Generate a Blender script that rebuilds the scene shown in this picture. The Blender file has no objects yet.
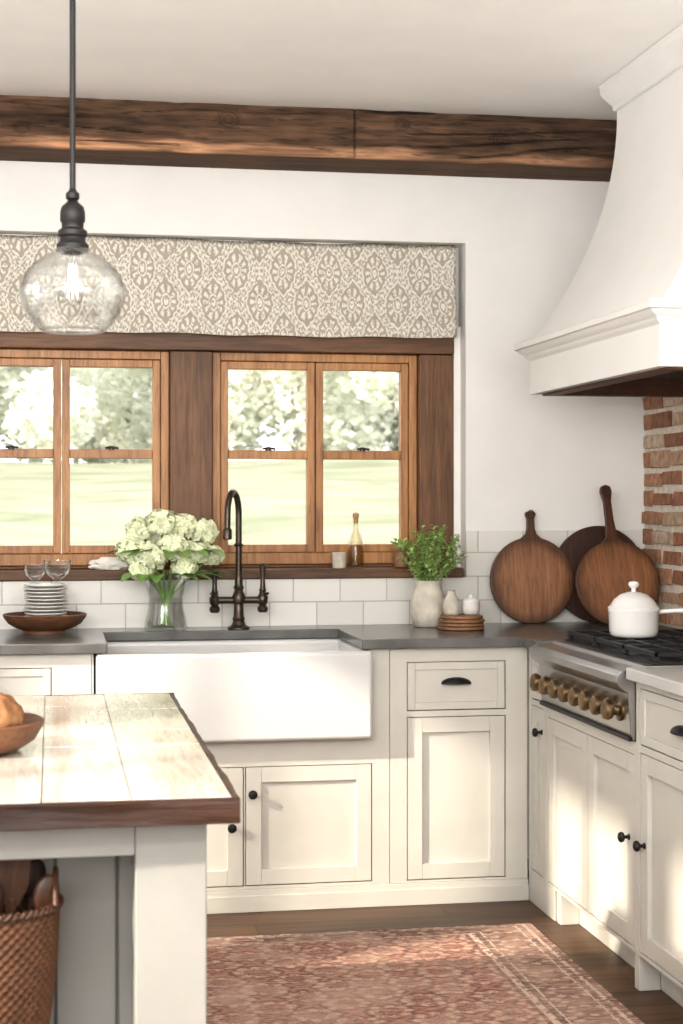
import bpy, bmesh, math, random
from mathutils import Vector, Matrix, noise
random.seed(7)
C = bpy.context.scene.collection
PI = math.pi
TH = math.radians(9.96); F = 1650.0; H = 1.38
YF, YW, XF, XR, ZC = 5.5, 6.12, 1.62, 2.28, 0.91

# ------------------------------------------------------------------ nodes
class S:
    def __init__(s, nt, k): s.nt, s.k = nt, k
    def op(s, o, b=None, c=None):
        n = s.nt.nodes.new('ShaderNodeMath'); n.operation = o
        s.nt.links.new(s.k, n.inputs[0])
        for i, q in ((1, b), (2, c)):
            if q is None: continue
            if isinstance(q, S): s.nt.links.new(q.k, n.inputs[i])
            else: n.inputs[i].default_value = q
        return S(s.nt, n.outputs[0])
    def __add__(s, b): return s.op('ADD', b)
    def __sub__(s, b): return s.op('SUBTRACT', b)
    def __mul__(s, b): return s.op('MULTIPLY', b)
    def gt(s, b): return s.op('GREATER_THAN', b)
    def lt(s, b): return s.op('LESS_THAN', b)
    def abs(s): return s.op('ABSOLUTE')
    def cos(s): return s.op('COSINE')
    def sin(s): return s.op('SINE')
    def mx(s, b): return s.op('MAXIMUM', b)
    def mn(s, b): return s.op('MINIMUM', b)
    def inv(s): return (s*-1.0)+1.0

def newmat(name):
    m = bpy.data.materials.new(name); m.use_nodes = True
    nt = m.node_tree
    return m, nt, nt.nodes['Principled BSDF']
def coords(nt, scale=(1,1,1), loc=(0,0,0)):
    tc = nt.nodes.new('ShaderNodeTexCoord'); mp = nt.nodes.new('ShaderNodeMapping')
    nt.links.new(tc.outputs['Object'], mp.inputs['Vector'])
    mp.inputs['Scale'].default_value = scale; mp.inputs['Location'].default_value = loc
    return mp.outputs['Vector']
def noise_n(nt, vec, scale, detail=4, dist=0, rough=.5):
    n = nt.nodes.new('ShaderNodeTexNoise'); nt.links.new(vec, n.inputs['Vector'])
    n.inputs['Scale'].default_value = scale; n.inputs['Detail'].default_value = detail
    n.inputs['Distortion'].default_value = dist; n.inputs['Roughness'].default_value = rough
    return n.outputs['Fac']
def ramp(nt, fac, stops):
    r = nt.nodes.new('ShaderNodeValToRGB'); nt.links.new(fac, r.inputs['Fac'])
    e = r.color_ramp.elements
    while len(e) < len(stops): e.new(.5)
    for el, (p, c) in zip(e, stops): el.position = p; el.color = (*c, 1)
    return r.outputs['Color']
def mix(nt, fac, a, b, mode='MIX'):
    n = nt.nodes.new('ShaderNodeMix'); n.data_type = 'RGBA'; n.blend_type = mode
    for k, q in ((0, fac), (6, a), (7, b)):
        if isinstance(q, S): q = q.k
        if isinstance(q, bpy.types.NodeSocket): nt.links.new(q, n.inputs[k])
        elif k == 0: n.inputs[0].default_value = q
        else: n.inputs[k].default_value = (*q, 1)
    return n.outputs[2]
def bump(nt, bs, h, strength=.2, dist=.01):
    b = nt.nodes.new('ShaderNodeBump'); nt.links.new(h, b.inputs['Height'])
    b.inputs['Strength'].default_value = strength; b.inputs['Distance'].default_value = dist
    nt.links.new(b.outputs['Normal'], bs.inputs['Normal'])
def k_(c, f): return tuple(min(1, x*f) for x in c)
def base(name, col, rough=.5, metal=0, var=.06, scale=6, bmp=0, bs=40, coat=0):
    m, nt, b = newmat(name)
    v = coords(nt)
    nt.links.new(ramp(nt, noise_n(nt, v, scale), [(.3, k_(col, 1-var)), (.7, k_(col, 1+var))]), b.inputs['Base Color'])
    b.inputs['Roughness'].default_value = rough; b.inputs['Metallic'].default_value = metal
    b.inputs['Coat Weight'].default_value = coat
    if bmp: bump(nt, b, noise_n(nt, v, bs, 5), bmp, .004)
    return m
def wood(name, dark, light, axis='x', s=1.0, rough=.5, bmp=.25, coat=0, attr=False, disc=0, stain=0):
    m, nt, b = newmat(name)
    sc = {'x': (1.6, 22, 22), 'y': (22, 1.6, 22), 'z': (22, 22, 1.6)}[axis]
    v = coords(nt, tuple(q*s for q in sc))
    f = noise_n(nt, v, 1.0, 8, 1.2, .6)
    col = ramp(nt, f, [(.3, dark), (.5, tuple((a+c)/2 for a, c in zip(dark, light))), (.68, light)])
    big = noise_n(nt, coords(nt), 2.5, 3)
    col = mix(nt, .35, col, ramp(nt, big, [(.35, k_(dark, .8)), (.65, k_(light, 1.1))]))
    fine = noise_n(nt, coords(nt, tuple(q*s*5 for q in sc)), 1.0, 3)
    col = mix(nt, .5 if not stain else .25, col, ramp(nt, fine, [(.38, (.45,.42,.4)), (.52, (1,1,1))]), 'MULTIPLY')
    if stain:
        st = noise_n(nt, coords(nt, (7,2.6,7)), 1.0, 6, .8)
        col = mix(nt, stain, col, ramp(nt, st, [(.50, (1,1,1)), (.64, (.66,.52,.40)), (.76, (.40,.27,.18))]), 'MULTIPLY')
    if disc:
        tc = nt.nodes.new('ShaderNodeTexCoord'); mp = nt.nodes.new('ShaderNodeMapping'); nt.links.new(tc.outputs['Object'], mp.inputs['Vector'])
        mp.inputs['Location'].default_value = (0,0,-disc)
        ln = nt.nodes.new('ShaderNodeVectorMath'); ln.operation = 'LENGTH'; nt.links.new(mp.outputs[0], ln.inputs[0])
        rr = S(nt, ln.outputs['Value'])*(1/disc) + (S(nt, noise_n(nt, coords(nt), 9, 3))*.35 - .17)
        col = mix(nt, 1.0, col, ramp(nt, rr.k, [(.15, (1.0,1.0,1.0)), (.75, (.80,.77,.74)), (.93, (.30,.26,.23))]), 'MULTIPLY')
    if attr:
        a = nt.nodes.new('ShaderNodeVertexColor'); a.layer_name = 'Col'
        col = mix(nt, 1.0, col, a.outputs['Color'], 'MULTIPLY')
    nt.links.new(col, b.inputs['Base Color'])
    b.inputs['Roughness'].default_value = rough; b.inputs['Coat Weight'].default_value = coat; b.inputs['Coat Roughness'].default_value = .14
    bump(nt, b, f, bmp, .004)
    return m
def glass(name, tint=(1,1,1), lo=.03, hi=.5, bmp=0):
    m = bpy.data.materials.new(name); m.use_nodes = True; nt = m.node_tree; nt.nodes.clear()
    out = nt.nodes.new('ShaderNodeOutputMaterial'); ms = nt.nodes.new('ShaderNodeMixShader')
    t = nt.nodes.new('ShaderNodeBsdfTransparent'); t.inputs[0].default_value = (*tint, 1)
    g = nt.nodes.new('ShaderNodeBsdfGlossy'); g.inputs['Roughness'].default_value = .03
    lw = nt.nodes.new('ShaderNodeLayerWeight'); lw.inputs['Blend'].default_value = .25
    mr = nt.nodes.new('ShaderNodeMapRange'); mr.inputs['To Min'].default_value = lo; mr.inputs['To Max'].default_value = hi
    nt.links.new(lw.outputs['Facing'], mr.inputs['Value']); nt.links.new(mr.outputs[0], ms.inputs[0])
    nt.links.new(t.outputs[0], ms.inputs[1]); nt.links.new(g.outputs[0], ms.inputs[2]); nt.links.new(ms.outputs[0], out.inputs[0])
    if bmp:
        bb = nt.nodes.new('ShaderNodeBump'); bb.inputs['Strength'].default_value = bmp; bb.inputs['Distance'].default_value = .004
        nt.links.new(noise_n(nt, coords(nt), 60, 2), bb.inputs['Height'])
        nt.links.new(bb.outputs[0], g.inputs['Normal']); nt.links.new(bb.outputs[0], lw.inputs['Normal'])
    return m

M = {}
M['wall'] = base('plaster_white', (.80,.785,.76), .85, var=.02, bmp=.25, bs=9)
M['ceil'] = base('ceiling_white', (.93,.92,.90), .9, var=.015, bmp=.1, bs=8)
M['hood'] = base('hood_plaster', (.76,.75,.73), .7, var=.015, bmp=.12, bs=14)
M['cab'] = base('cabinet_paint', (.565,.545,.50), .42, var=.04, bmp=.06, bs=30)
M['isl'] = base('island_paint', (.315,.308,.29), .5, var=.06, bmp=.08, bs=30)
M['stone'] = base('soapstone', (.135,.133,.128), .22, var=.28, scale=7, bmp=.05)
M['stoneglare'] = base('stone_glare', (.52,.51,.49), .25, var=.1, scale=7)  # lighter copy of the counter stone, glare put into its base colour
M['fireclay'] = base('fireclay', (.58,.575,.57), .14, var=.01, coat=.4)
M['bronze'] = base('dark_bronze', (.085,.068,.055), .33, metal=.8, var=.25)
M['rod'] = base('black_rod', (.010,.009,.009), .5, metal=.2)
M['iron'] = base('cast_iron', (.018,.018,.02), .45, metal=.3, var=.2, bmp=.1)
M['steel'] = base('steel', (.42,.415,.41), .28, metal=1, var=.08)
M['brass'] = base('brass', (.25,.175,.10), .42, metal=1, var=.3, scale=30)
M['enamel'] = base('enamel', (.78,.77,.75), .15, var=.01, coat=.5)
M['china'] = base('china', (.70,.685,.65), .3, var=.03)
M['crock'] = base('stoneware', (.58,.54,.46), .6, var=.2, scale=25, bmp=.2)
M['trim'] = wood('walnut_trim', (.080,.036,.016), (.24,.115,.050), 'z', rough=.5, bmp=.7)
M['trimx'] = wood('walnut_trim_x', (.075,.033,.014), (.22,.106,.047), 'x', rough=.5, bmp=.7)
M['sash'] = wood('sash_oak', (.28,.118,.040), (.53,.275,.110), 'z', rough=.42, bmp=.12)
M['beam'] = wood('beam_wood', (.055,.030,.018), (.185,.106,.062), 'x', 1.0, rough=.95, bmp=1.0, attr=True)
M['edge'] = wood('top_edge', (.013,.005,.003), (.060,.024,.012), 'x', rough=.4, bmp=.8)
M['board1'] = wood('board_mid', (.18,.078,.036), (.48,.24,.12), 'z', 1.2, rough=.42, disc=.165)
M['board2'] = wood('board_dark', (.026,.010,.006), (.075,.028,.016), 'z', 1.2, rough=.5)
M['board3'] = wood('board_red', (.17,.070,.031), (.43,.20,.092), 'z', 1.2, rough=.4, disc=.168)
M['bowl'] = wood('bowl_wood', (.075,.03,.014), (.21,.095,.043), 'x', 2, rough=.5)
M['disc'] = wood('coaster_wood', (.14,.065,.03), (.38,.21,.11), 'x', 2, rough=.5)
M['spoon'] = wood('spoon_wood', (.035,.014,.008), (.12,.052,.026), 'z', 2, rough=.4)
M['leaf'] = base('leaf', (.18,.32,.07), .5, var=.35, scale=20)
M['herb'] = base('herb', (.38,.50,.18), .55, var=.35, scale=30)
M['petal'] = base('petal', (.80,.84,.60), .6, var=.18, scale=14)
M['stem'] = base('stem', (.20,.34,.09), .5)
M['cloth'] = base('linen', (.80,.78,.72), .9, var=.04, bmp=.4, bs=60)
M['dark'] = base('dark_void', (.02,.018,.016), .8)
M['liner'] = wood('hood_liner', (.045,.018,.009), (.14,.056,.026), 'y', rough=.5)
M['cork'] = base('cork', (.45,.28,.14), .8, var=.2, scale=60)
M['pane'] = glass('window_glass', (1,1,1), .0005, .04)
M['globe'] = glass('globe_glass', (.965,.97,.965), .03, .75, .5)
M['vase'] = glass('vase_glass', (.985,.99,.985), .04, .55)
M['amber'] = glass('pale_glass', (.97,.94,.88), .03, .45)
M['honey'] = glass('pale_liquid', (.95,.86,.70), .01, .12)
M['water'] = glass('water', (.975,.99,.975), .01, .2)
m, nt, b = newmat('bulb_glow'); b.inputs['Emission Color'].default_value = (1,.86,.66,1); b.inputs['Emission Strength'].default_value = 1.3
nt.links.new(ramp(nt, noise_n(nt, coords(nt), 5), [(0,(.9,.85,.75)),(1,(1,.9,.8))]), b.inputs['Base Color']); M['bulb'] = m
m, nt, b = newmat('bread_crust')
f = noise_n(nt, coords(nt), 14, 6, .6)
nt.links.new(ramp(nt, f, [(.30,(.07,.026,.011)),(.48,(.19,.082,.031)),(.62,(.32,.165,.07)),(.75,(.45,.30,.16))]), b.inputs['Base Color'])
b.inputs['Roughness'].default_value = .7; bump(nt, b, f, .8, .01); M['bread'] = m

# tiles
m, nt, b = newmat('subway_tile')
tc = nt.nodes.new('ShaderNodeTexCoord'); sx = nt.nodes.new('ShaderNodeSeparateXYZ'); cx = nt.nodes.new('ShaderNodeCombineXYZ')
nt.links.new(tc.outputs['Object'], sx.inputs[0]); nt.links.new(sx.outputs['X'], cx.inputs[0])
nt.links.new((S(nt, sx.outputs['Z']) - .908).k, cx.inputs[1])
bt = nt.nodes.new('ShaderNodeTexBrick'); nt.links.new(cx.outputs[0], bt.inputs['Vector'])
bt.inputs['Scale'].default_value = 1; bt.inputs['Brick Width'].default_value = .178; bt.inputs['Row Height'].default_value = .0905
bt.inputs['Mortar Size'].default_value = .0024; bt.inputs['Mortar Smooth'].default_value = .3
bt.inputs['Color1'].default_value = (.77,.755,.72,1); bt.inputs['Color2'].default_value = (.65,.635,.60,1); bt.inputs['Mortar'].default_value = (.48,.455,.42,1)
nt.links.new(bt.outputs['Color'], b.inputs['Base Color']); b.inputs['Roughness'].default_value = .2
hh = (S(nt, bt.outputs['Fac']) * -1.0) + (S(nt, noise_n(nt, tc.outputs['Object'], 14, 2)) * .8)
bump(nt, b, hh.k, .55, .004); M['tile'] = m
# floor
m, nt, b = newmat('floor_planks')
v = coords(nt)
bt = nt.nodes.new('ShaderNodeTexBrick'); nt.links.new(v, bt.inputs['Vector'])
bt.inputs['Scale'].default_value = 1; bt.inputs['Brick Width'].default_value = 1.3; bt.inputs['Row Height'].default_value = .13
bt.inputs['Mortar Size'].default_value = .002
bt.inputs['Color1'].default_value = (.18,.094,.046,1); bt.inputs['Color2'].default_value = (.10,.051,.025,1); bt.inputs['Mortar'].default_value = (.015,.009,.006,1)
f = noise_n(nt, coords(nt, (2,26,1)), 1, 7, 1)
nt.links.new(mix(nt, .8, bt.outputs['Color'], ramp(nt, f, [(.3,(.4,.37,.35)),(.7,(1,1,1))]), 'MULTIPLY'), b.inputs['Base Color'])
b.inputs['Roughness'].default_value = .45; bump(nt, b, f, .25, .003); M['floor'] = m
def attr_mat(name, rough, ns, amt, bmp, lo=(.35,.33,.3)):
    m, nt, b = newmat(name)
    a = nt.nodes.new('ShaderNodeVertexColor'); a.layer_name = 'Col'
    f = noise_n(nt, coords(nt), ns, 6)
    nt.links.new(mix(nt, amt, a.outputs['Color'], ramp(nt, f, [(.3,lo),(.7,(1,1,1))]), 'MULTIPLY'), b.inputs['Base Color'])
    b.inputs['Roughness'].default_value = rough; bump(nt, b, f, bmp, .006)
    return m
M['brick'] = attr_mat('brick_clay', .9, 34, .7, 1.0)
M['mortar'] = base('mortar', (.66,.60,.52), .95, var=.16, scale=40, bmp=.7)
M['plank'] = wood('worn_planks', (.58,.53,.47), (.82,.78,.73), 'y', 1, rough=.24, bmp=.15, attr=True, stain=.5, coat=.8)
# tree leaf: diffuse + translucent, garden haze put into the pale leaf colour
m = bpy.data.materials.new('hazy_tree_leaf'); m.use_nodes = True; nt = m.node_tree; nt.nodes.clear()
out = nt.nodes.new('ShaderNodeOutputMaterial'); ms = nt.nodes.new('ShaderNodeMixShader'); d_ = nt.nodes.new('ShaderNodeBsdfDiffuse'); t_ = nt.nodes.new('ShaderNodeBsdfTranslucent')
a = nt.nodes.new('ShaderNodeVertexColor'); a.layer_name = 'Col'
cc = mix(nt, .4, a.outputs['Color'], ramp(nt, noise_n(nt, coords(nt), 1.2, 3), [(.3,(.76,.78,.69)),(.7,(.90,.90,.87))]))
nt.links.new(cc, d_.inputs[0]); nt.links.new(cc, t_.inputs[0]); ms.inputs[0].default_value = .45
nt.links.new(d_.outputs[0], ms.inputs[1]); nt.links.new(t_.outputs[0], ms.inputs[2]); nt.links.new(ms.outputs[0], out.inputs[0]); M['hazyleaf'] = m
m, nt, b = newmat('lawn')
f1_ = noise_n(nt, coords(nt, (.20,.40,.5)), 1, 5, 1.5)
nt.links.new(ramp(nt, f1_, [(.34,(.180,.195,.130)),(.47,(.225,.235,.172)),(.58,(.265,.268,.21)),(.68,(.20,.213,.148))]), b.inputs['Base Color'])
b.inputs['Roughness'].default_value = 1.0; b.inputs['Specular IOR Level'].default_value = 0.1; M['grass'] = m
M['bark'] = base('bark', (.42,.40,.34), .9, var=.2)
M['wick'] = attr_mat('wicker', .6, 40, .5, .4)
# roman shade damask
m, nt, b = newmat('damask_linen')
tc = nt.nodes.new('ShaderNodeTexCoord'); sx = nt.nodes.new('ShaderNodeSeparateXYZ'); nt.links.new(tc.outputs['Object'], sx.inputs[0])
n1 = S(nt, noise_n(nt, tc.outputs['Object'], 16, 3)); n2 = S(nt, noise_n(nt, coords(nt, (1,1,1), (3,5,7)), 16, 3))
x = S(nt, sx.outputs['X']) + (n1 - .5)*.018; z = S(nt, sx.outputs['Z']) + (n2 - .5)*.022
PXs, PZs = .176, .240
def bnd(v, c, w): return (v-c).abs().lt(w)
g = (x*(2*PI/PXs)).cos() + (z*(2*PI/PZs)).cos()
sh_ = g.lt(0)*.5
ux = (x*(1/PXs) + sh_ + 100.5).op('FRACT') - .5; uz = (z*(1/PZs) + sh_ + 100.5).op('FRACT') - .5
uzp = uz*(ux.abs()*1.1+.74)
rr = ((ux*ux)+(uzp*uzp)).op('SQRT')
th = uz.op('ARCTAN2', ux)
sc = (th*6).cos().abs()
rs_ = rr - sc*.024
outer = bnd(rs_, .355, .033)
inner = bnd(rs_, .268, .020)
petals = bnd(rr, .165, .052)*(th*10).cos().gt(-.15)
ringc = bnd(rr, .088, .013)
core = rr.lt(.050)
sp_ = (th*20).cos().gt(.15)*bnd(rs_, .311, .016)
dots = ((x*(2*PI/.024)).cos()*(z*(2*PI/.024)).cos()).gt(.15)*rs_.gt(.400)
holes = ((th*24).cos().gt(.15)*bnd(rs_, .355, .015)).inv()
weave = noise_n(nt, coords(nt), 400, 2)
wn = S(nt, noise_n(nt, tc.outputs['Object'], 110, 3)).gt(.41)
mask = (outer*holes).mx(inner).mx(petals).mx(ringc).mx(core).mx(dots).mx(sp_)
col = mix(nt, mask*wn*.88, (.42,.38,.315), (.78,.755,.69))
nt.links.new(col, b.inputs['Base Color']); b.inputs['Roughness'].default_value = .95; bump(nt, b, weave, .3, .002); M['shade'] = m
# rug
m, nt, b = newmat('worn_rug')
tc = nt.nodes.new('ShaderNodeTexCoord')
sx = nt.nodes.new('ShaderNodeSeparateXYZ'); nt.links.new(tc.outputs['Object'], sx.inputs[0])
RX, RY = 1.365, .575
x0_ = S(nt, sx.outputs['X']); y0_ = S(nt, sx.outputs['Y'])
w1 = S(nt, noise_n(nt, tc.outputs['Object'], 10, 5)) - .5; w2 = S(nt, noise_n(nt, coords(nt, (1,1,1), (4,2,9)), 10, 5)) - .5
ex = (x0_.abs()*-1.0)+RX; ey = (y0_.abs()*-1.0)+RY
dm = ex.mn(ey*2.3) + w1*.006
x = x0_ + w1*.06; y = y0_ + w2*.06
nz = S(nt, noise_n(nt, coords(nt, (12,85,1)), 1, 6, .5)); nb = S(nt, noise_n(nt, tc.outputs['Object'], 4.5, 6, .5))
nd = S(nt, noise_n(nt, tc.outputs['Object'], 60, 5)); nm = S(nt, noise_n(nt, tc.outputs['Object'], 22, 5, 1.5))
lines = bnd(dm,.03,.006).mx(bnd(dm,.225,.010)).mx(bnd(dm,.19,.004)).mx(bnd(dm,.06,.003))*nd.gt(.44)
dlines = bnd(dm,.243,.006).mx(bnd(dm,.045,.004)).mx(bnd(dm,.208,.005))*nm.gt(.40)
# staggered rosettes with petals
P1, P2 = .21, .17
gg = (x*(2*PI/P1)).cos()+(y*(2*PI/P2)).cos(); s2 = gg.lt(0)*.5
rx_ = (x*(1/P1)+s2+100.5).op('FRACT')-.5; ry_ = (y*(1/P2)+s2+100.5).op('FRACT')-.5
rd = ((rx_*rx_)+(ry_*ry_)).op('SQRT'); ra = ry_.op('ARCTAN2', rx_)
ros = rd - (ra*8).cos()*.03
mo_dark = bnd(ros,.345,.030).mx(bnd(ros,.13,.025)); mo_light = bnd(ros,.235,.055)*(ra*8).cos().gt(-.4); mo_core = ros.lt(.07)
vine = bnd(nm,.50,.012)
fieldc = mix(nt, mo_dark*.75, (.42,.20,.145), (.14,.075,.065))
fieldc = mix(nt, mo_light*.65, fieldc, (.62,.47,.37))
fieldc = mix(nt, mo_core*.8, fieldc, (.30,.12,.09))
fieldc = mix(nt, vine*.6, fieldc, (.13,.075,.068))
fieldc = mix(nt, nm.lt(.40)*.45, fieldc, (.15,.085,.075))
bordc = mix(nt, mo_light*.65, (.22,.105,.082), (.58,.45,.355))
bordc = mix(nt, mo_dark*.6, bordc, (.10,.06,.055))
bordc = mix(nt, nm.lt(.42)*.5, bordc, (.11,.067,.06))
c_ = mix(nt, dm.lt(.225), fieldc, bordc); c_ = mix(nt, dlines*.65, c_, (.11,.063,.057)); c_ = mix(nt, lines*.7, c_, (.66,.54,.44))
c_ = mix(nt, nz.gt(.54)*.36, c_, (.56,.42,.335)); c_ = mix(nt, nd.lt(.45)*.32, c_, (.14,.082,.07))
c_ = mix(nt, ramp(nt, nb.k, [(.44,(0,0,0)),(.68,(.55,.55,.55))]), c_, (.54,.38,.30))
nt.links.new(c_, b.inputs['Base Color']); b.inputs['Roughness'].default_value = .95
bump(nt, b, nz.k, .6, .006); M['rug'] = m

# ------------------------------------------------------------------ geometry
def box(bm, x0, x1, y0, y1, z0, z1, col=None, jit=0):
    x0, x1 = min(x0,x1), max(x0,x1); y0, y1 = min(y0,y1), max(y0,y1); z0, z1 = min(z0,z1), max(z0,z1)
    j = lambda: random.uniform(-jit, jit) if jit else 0
    L = None
    if col is not None: L = bm.verts.layers.float_color.get('Col') or bm.verts.layers.float_color.new('Col')
    vs = [bm.verts.new((x+j(), y+j(), z+j())) for z in (z0,z1) for y in (y0,y1) for x in (x0,x1)]
    for f in ((0,2,3,1),(4,5,7,6),(0,1,5,4),(2,6,7,3),(0,4,6,2),(1,3,7,5)):
        bm.faces.new([vs[i] for i in f])
    if L is not None:
        for v in vs: v[L] = (*col, 1)
    return vs
def basis(ax):
    ax = Vector(ax).normalized(); t = Vector((0,0,1)) if abs(ax.z) < .9 else Vector((1,0,0))
    a = t.cross(ax).normalized(); return a, ax.cross(a), ax
def lathe(bm, prof, o=(0,0,0), ax=(0,0,1), seg=32, cap=True, lump=None):
    o = Vector(o); a, b_, c = basis(ax); rings = []
    for r, h in prof:
        ring = []
        for i in range(seg):
            t = 2*PI*i/seg; rr = r if lump is None else r*lump(t, h)
            ring.append(bm.verts.new(o + a*(rr*math.cos(t)) + b_*(rr*math.sin(t)) + c*h))
        rings.append(ring)
    for p, q in zip(rings, rings[1:]):
        for i in range(seg): bm.faces.new((p[i], p[(i+1)%seg], q[(i+1)%seg], q[i]))
    if cap:
        if prof[0][0] > 1e-5: bm.faces.new(list(reversed(rings[0])))
        if prof[-1][0] > 1e-5: bm.faces.new(rings[-1])
    z = [v for r, ring in zip(prof, rings) if r[0] <= 1e-5 for v in ring]
    if z: bmesh.ops.remove_doubles(bm, verts=z, dist=1e-6)
def tube(bm, pts, r, seg=10, cap=True):
    pts = [Vector(p) for p in pts]; n = len(pts); rs = r if isinstance(r, (list, tuple)) else [r]*n
    prev = None; rings = []
    for i, p in enumerate(pts):
        d = (pts[min(i+1,n-1)] - pts[max(i-1,0)]).normalized()
        if prev is None: a, b_, _ = basis(d)
        else:
            a = (prev - d*prev.dot(d)).normalized(); b_ = d.cross(a)
        prev = a
        rings.append([bm.verts.new(p + (a*math.cos(2*PI*k/seg) + b_*math.sin(2*PI*k/seg))*rs[i]) for k in range(seg)])
    for p, q in zip(rings, rings[1:]):
        for i in range(seg): bm.faces.new((p[i], p[(i+1)%seg], q[(i+1)%seg], q[i]))
    if cap: bm.faces.new(list(reversed(rings[0]))); bm.faces.new(rings[-1])
def ball(bm, c, r, sc=(1,1,1), seg=20):
    bmesh.ops.create_uvsphere(bm, u_segments=seg, v_segments=seg//2, radius=r,
        matrix=Matrix.Translation(Vector(c)) @ Matrix.Diagonal((*sc, 1)))
def prism(bm, poly, axis, a, b):
    def P(p, t): return {'x': (t,p[0],p[1]), 'y': (p[0],t,p[1]), 'z': (p[0],p[1],t)}[axis]
    A = [bm.verts.new(P(p, a)) for p in poly]; B = [bm.verts.new(P(p, b)) for p in poly]
    n = len(poly)
    for i in range(n): bm.faces.new((A[i], A[(i+1)%n], B[(i+1)%n], B[i]))
    bm.faces.new(A); bm.faces.new(list(reversed(B)))
def wl(o):
    v = Vector((0,0,0))
    while o: v = v + o.location; o = o.parent
    return v
def O(name, bm, mat, parent=None, bev=0, seg=2, smooth=True, local=False, angle=38, solid=0, sub=0):
    bmesh.ops.recalc_face_normals(bm, faces=bm.faces)
    if parent is not None and not local:
        bmesh.ops.translate(bm, verts=bm.verts, vec=-wl(parent))
    me = bpy.data.meshes.new(name); bm.to_mesh(me); bm.free()
    me.materials.append(M[mat] if isinstance(mat, str) else mat)
    if smooth:
        me.shade_smooth(); me.set_sharp_from_angle(angle=math.radians(angle))
    o = bpy.data.objects.new(name, me); C.objects.link(o); o.parent = parent
    if solid:
        s = o.modifiers.new('Solid', 'SOLIDIFY'); s.thickness = solid; s.offset = 0
    if bev:
        q = o.modifiers.new('Bevel', 'BEVEL'); q.width = bev; q.segments = seg; q.limit_method = 'ANGLE'; q.angle_limit = math.radians(40); q.harden_normals = True
    return o
def tag(o, label, cat, group=None, kind=None):
    if label: o['label'] = label
    if cat: o['category'] = cat
    if group: o['group'] = group
    if kind: o['kind'] = kind
    return o
def T(name, label, cat, loc, group=None):
    o = bpy.data.objects.new(name, None); C.objects.link(o); o.location = loc; o.empty_display_size = .05
    return tag(o, label, cat, group)
def OT(name, bm, mat, label, cat, group=None, **k):
    vs = [v.co for v in bm.verts]
    c = Vector(((min(v.x for v in vs)+max(v.x for v in vs))/2, (min(v.y for v in vs)+max(v.y for v in vs))/2, min(v.z for v in vs)))
    bmesh.ops.translate(bm, verts=bm.verts, vec=-c)
    o = O(name, bm, mat, None, **k); o.location = c
    return tag(o, label, cat, group)
def ST(name, bm, mat, **k):
    o = O(name, bm, mat, None, **k); o['kind'] = 'structure'; return o
def dup(root, loc, rot=None, label=None):
    r = root.copy(); C.objects.link(r); r.location = loc
    if rot is not None: r.rotation_euler = rot
    if label: r['label'] = label
    for ch in list(root.children):
        c = ch.copy(); C.objects.link(c); c.parent = r
        for g in ch.children:
            d = g.copy(); C.objects.link(d); d.parent = c
    return r
B = bmesh.new
def sstep(a, b, x):
    t = max(0, min(1, (x-a)/(b-a))); return t*t*(3-2*t)

# ------------------------------------------------------------------ room shell
WX0, WX1, WZ0, WZ1 = -.545, 1.556, 1.085, 2.36
bm = B(); box(bm, -2.4, 2.43, -1.4, 6.4, -.06, 0); ST('floor', bm, 'floor')
bm = B(); box(bm, -2.4, 2.43, -1.4, 6.4, 2.79, 2.87); ST('ceiling', bm, 'ceil')
bm = B()
box(bm, -2.4, WX0, YW, 6.4, 0, 2.79); box(bm, WX1, 2.43, YW, 6.4, 0, 2.79)
box(bm, WX0, WX1, YW, 6.4, 0, WZ0); box(bm, WX0, WX1, YW, 6.4, WZ1, 2.79)
box(bm, WX0, WX1, 6.235, 6.33, 2.05, WZ1)
box(bm, 1.530, WX1, 6.205, 6.33, WZ0, 2.05); box(bm, WX0, -.50, 6.205, 6.33, WZ0, 2.05)
ST('wall_back', bm, 'wall')
bm = B(); box(bm, XR, 2.43, -1.4, YW, 0, 2.79); ST('wall_right', bm, 'wall')
bm = B(); box(bm, -2.25, XR, -1.4, -1.25, 0, 2.79); ST('wall_front', bm, 'wall')  # unseen wall behind the camera, added to shut out sky light
OPN = ((1.3,2.45),(2.70,3.50),(3.75,4.55))  # unseen openings, piers spaced so sun patches land on the rug
bm = B()
for ya, yb in ((-1.4,1.3),(2.45,2.70),(3.50,3.75),(4.55,YW)): box(bm, -2.4, -2.25, ya, yb, 0, 2.79)
for ya, yb in OPN:
    box(bm, -2.4, -2.25, ya, yb, 0, .75); box(bm, -2.4, -2.25, ya, yb, 2.6, 2.79)
ST('wall_left', bm, 'wall')
bm = B()
for ya, yb in OPN:
    for yy in (ya, (ya+yb)/2-.02, yb-.04): box(bm, -2.35, -2.31, yy, yy+.04, .75, 2.6)
    for zz in (.75, 1.45, 2.56): box(bm, -2.35, -2.31, ya+.04, yb-.04, zz, zz+.04)
ST('window_3', bm, 'sash')  # added window frames out of view, bars break up the incoming sun
bm = B()
box(bm, -2.25, XR, 6.111, YW, .905, WZ0); box(bm, WX1, XR, 6.111, YW, WZ0, 1.262); box(bm, -2.25, WX0, 6.111, YW, WZ0, 1.262)
ST('trim_1', bm, 'tile')
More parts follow.
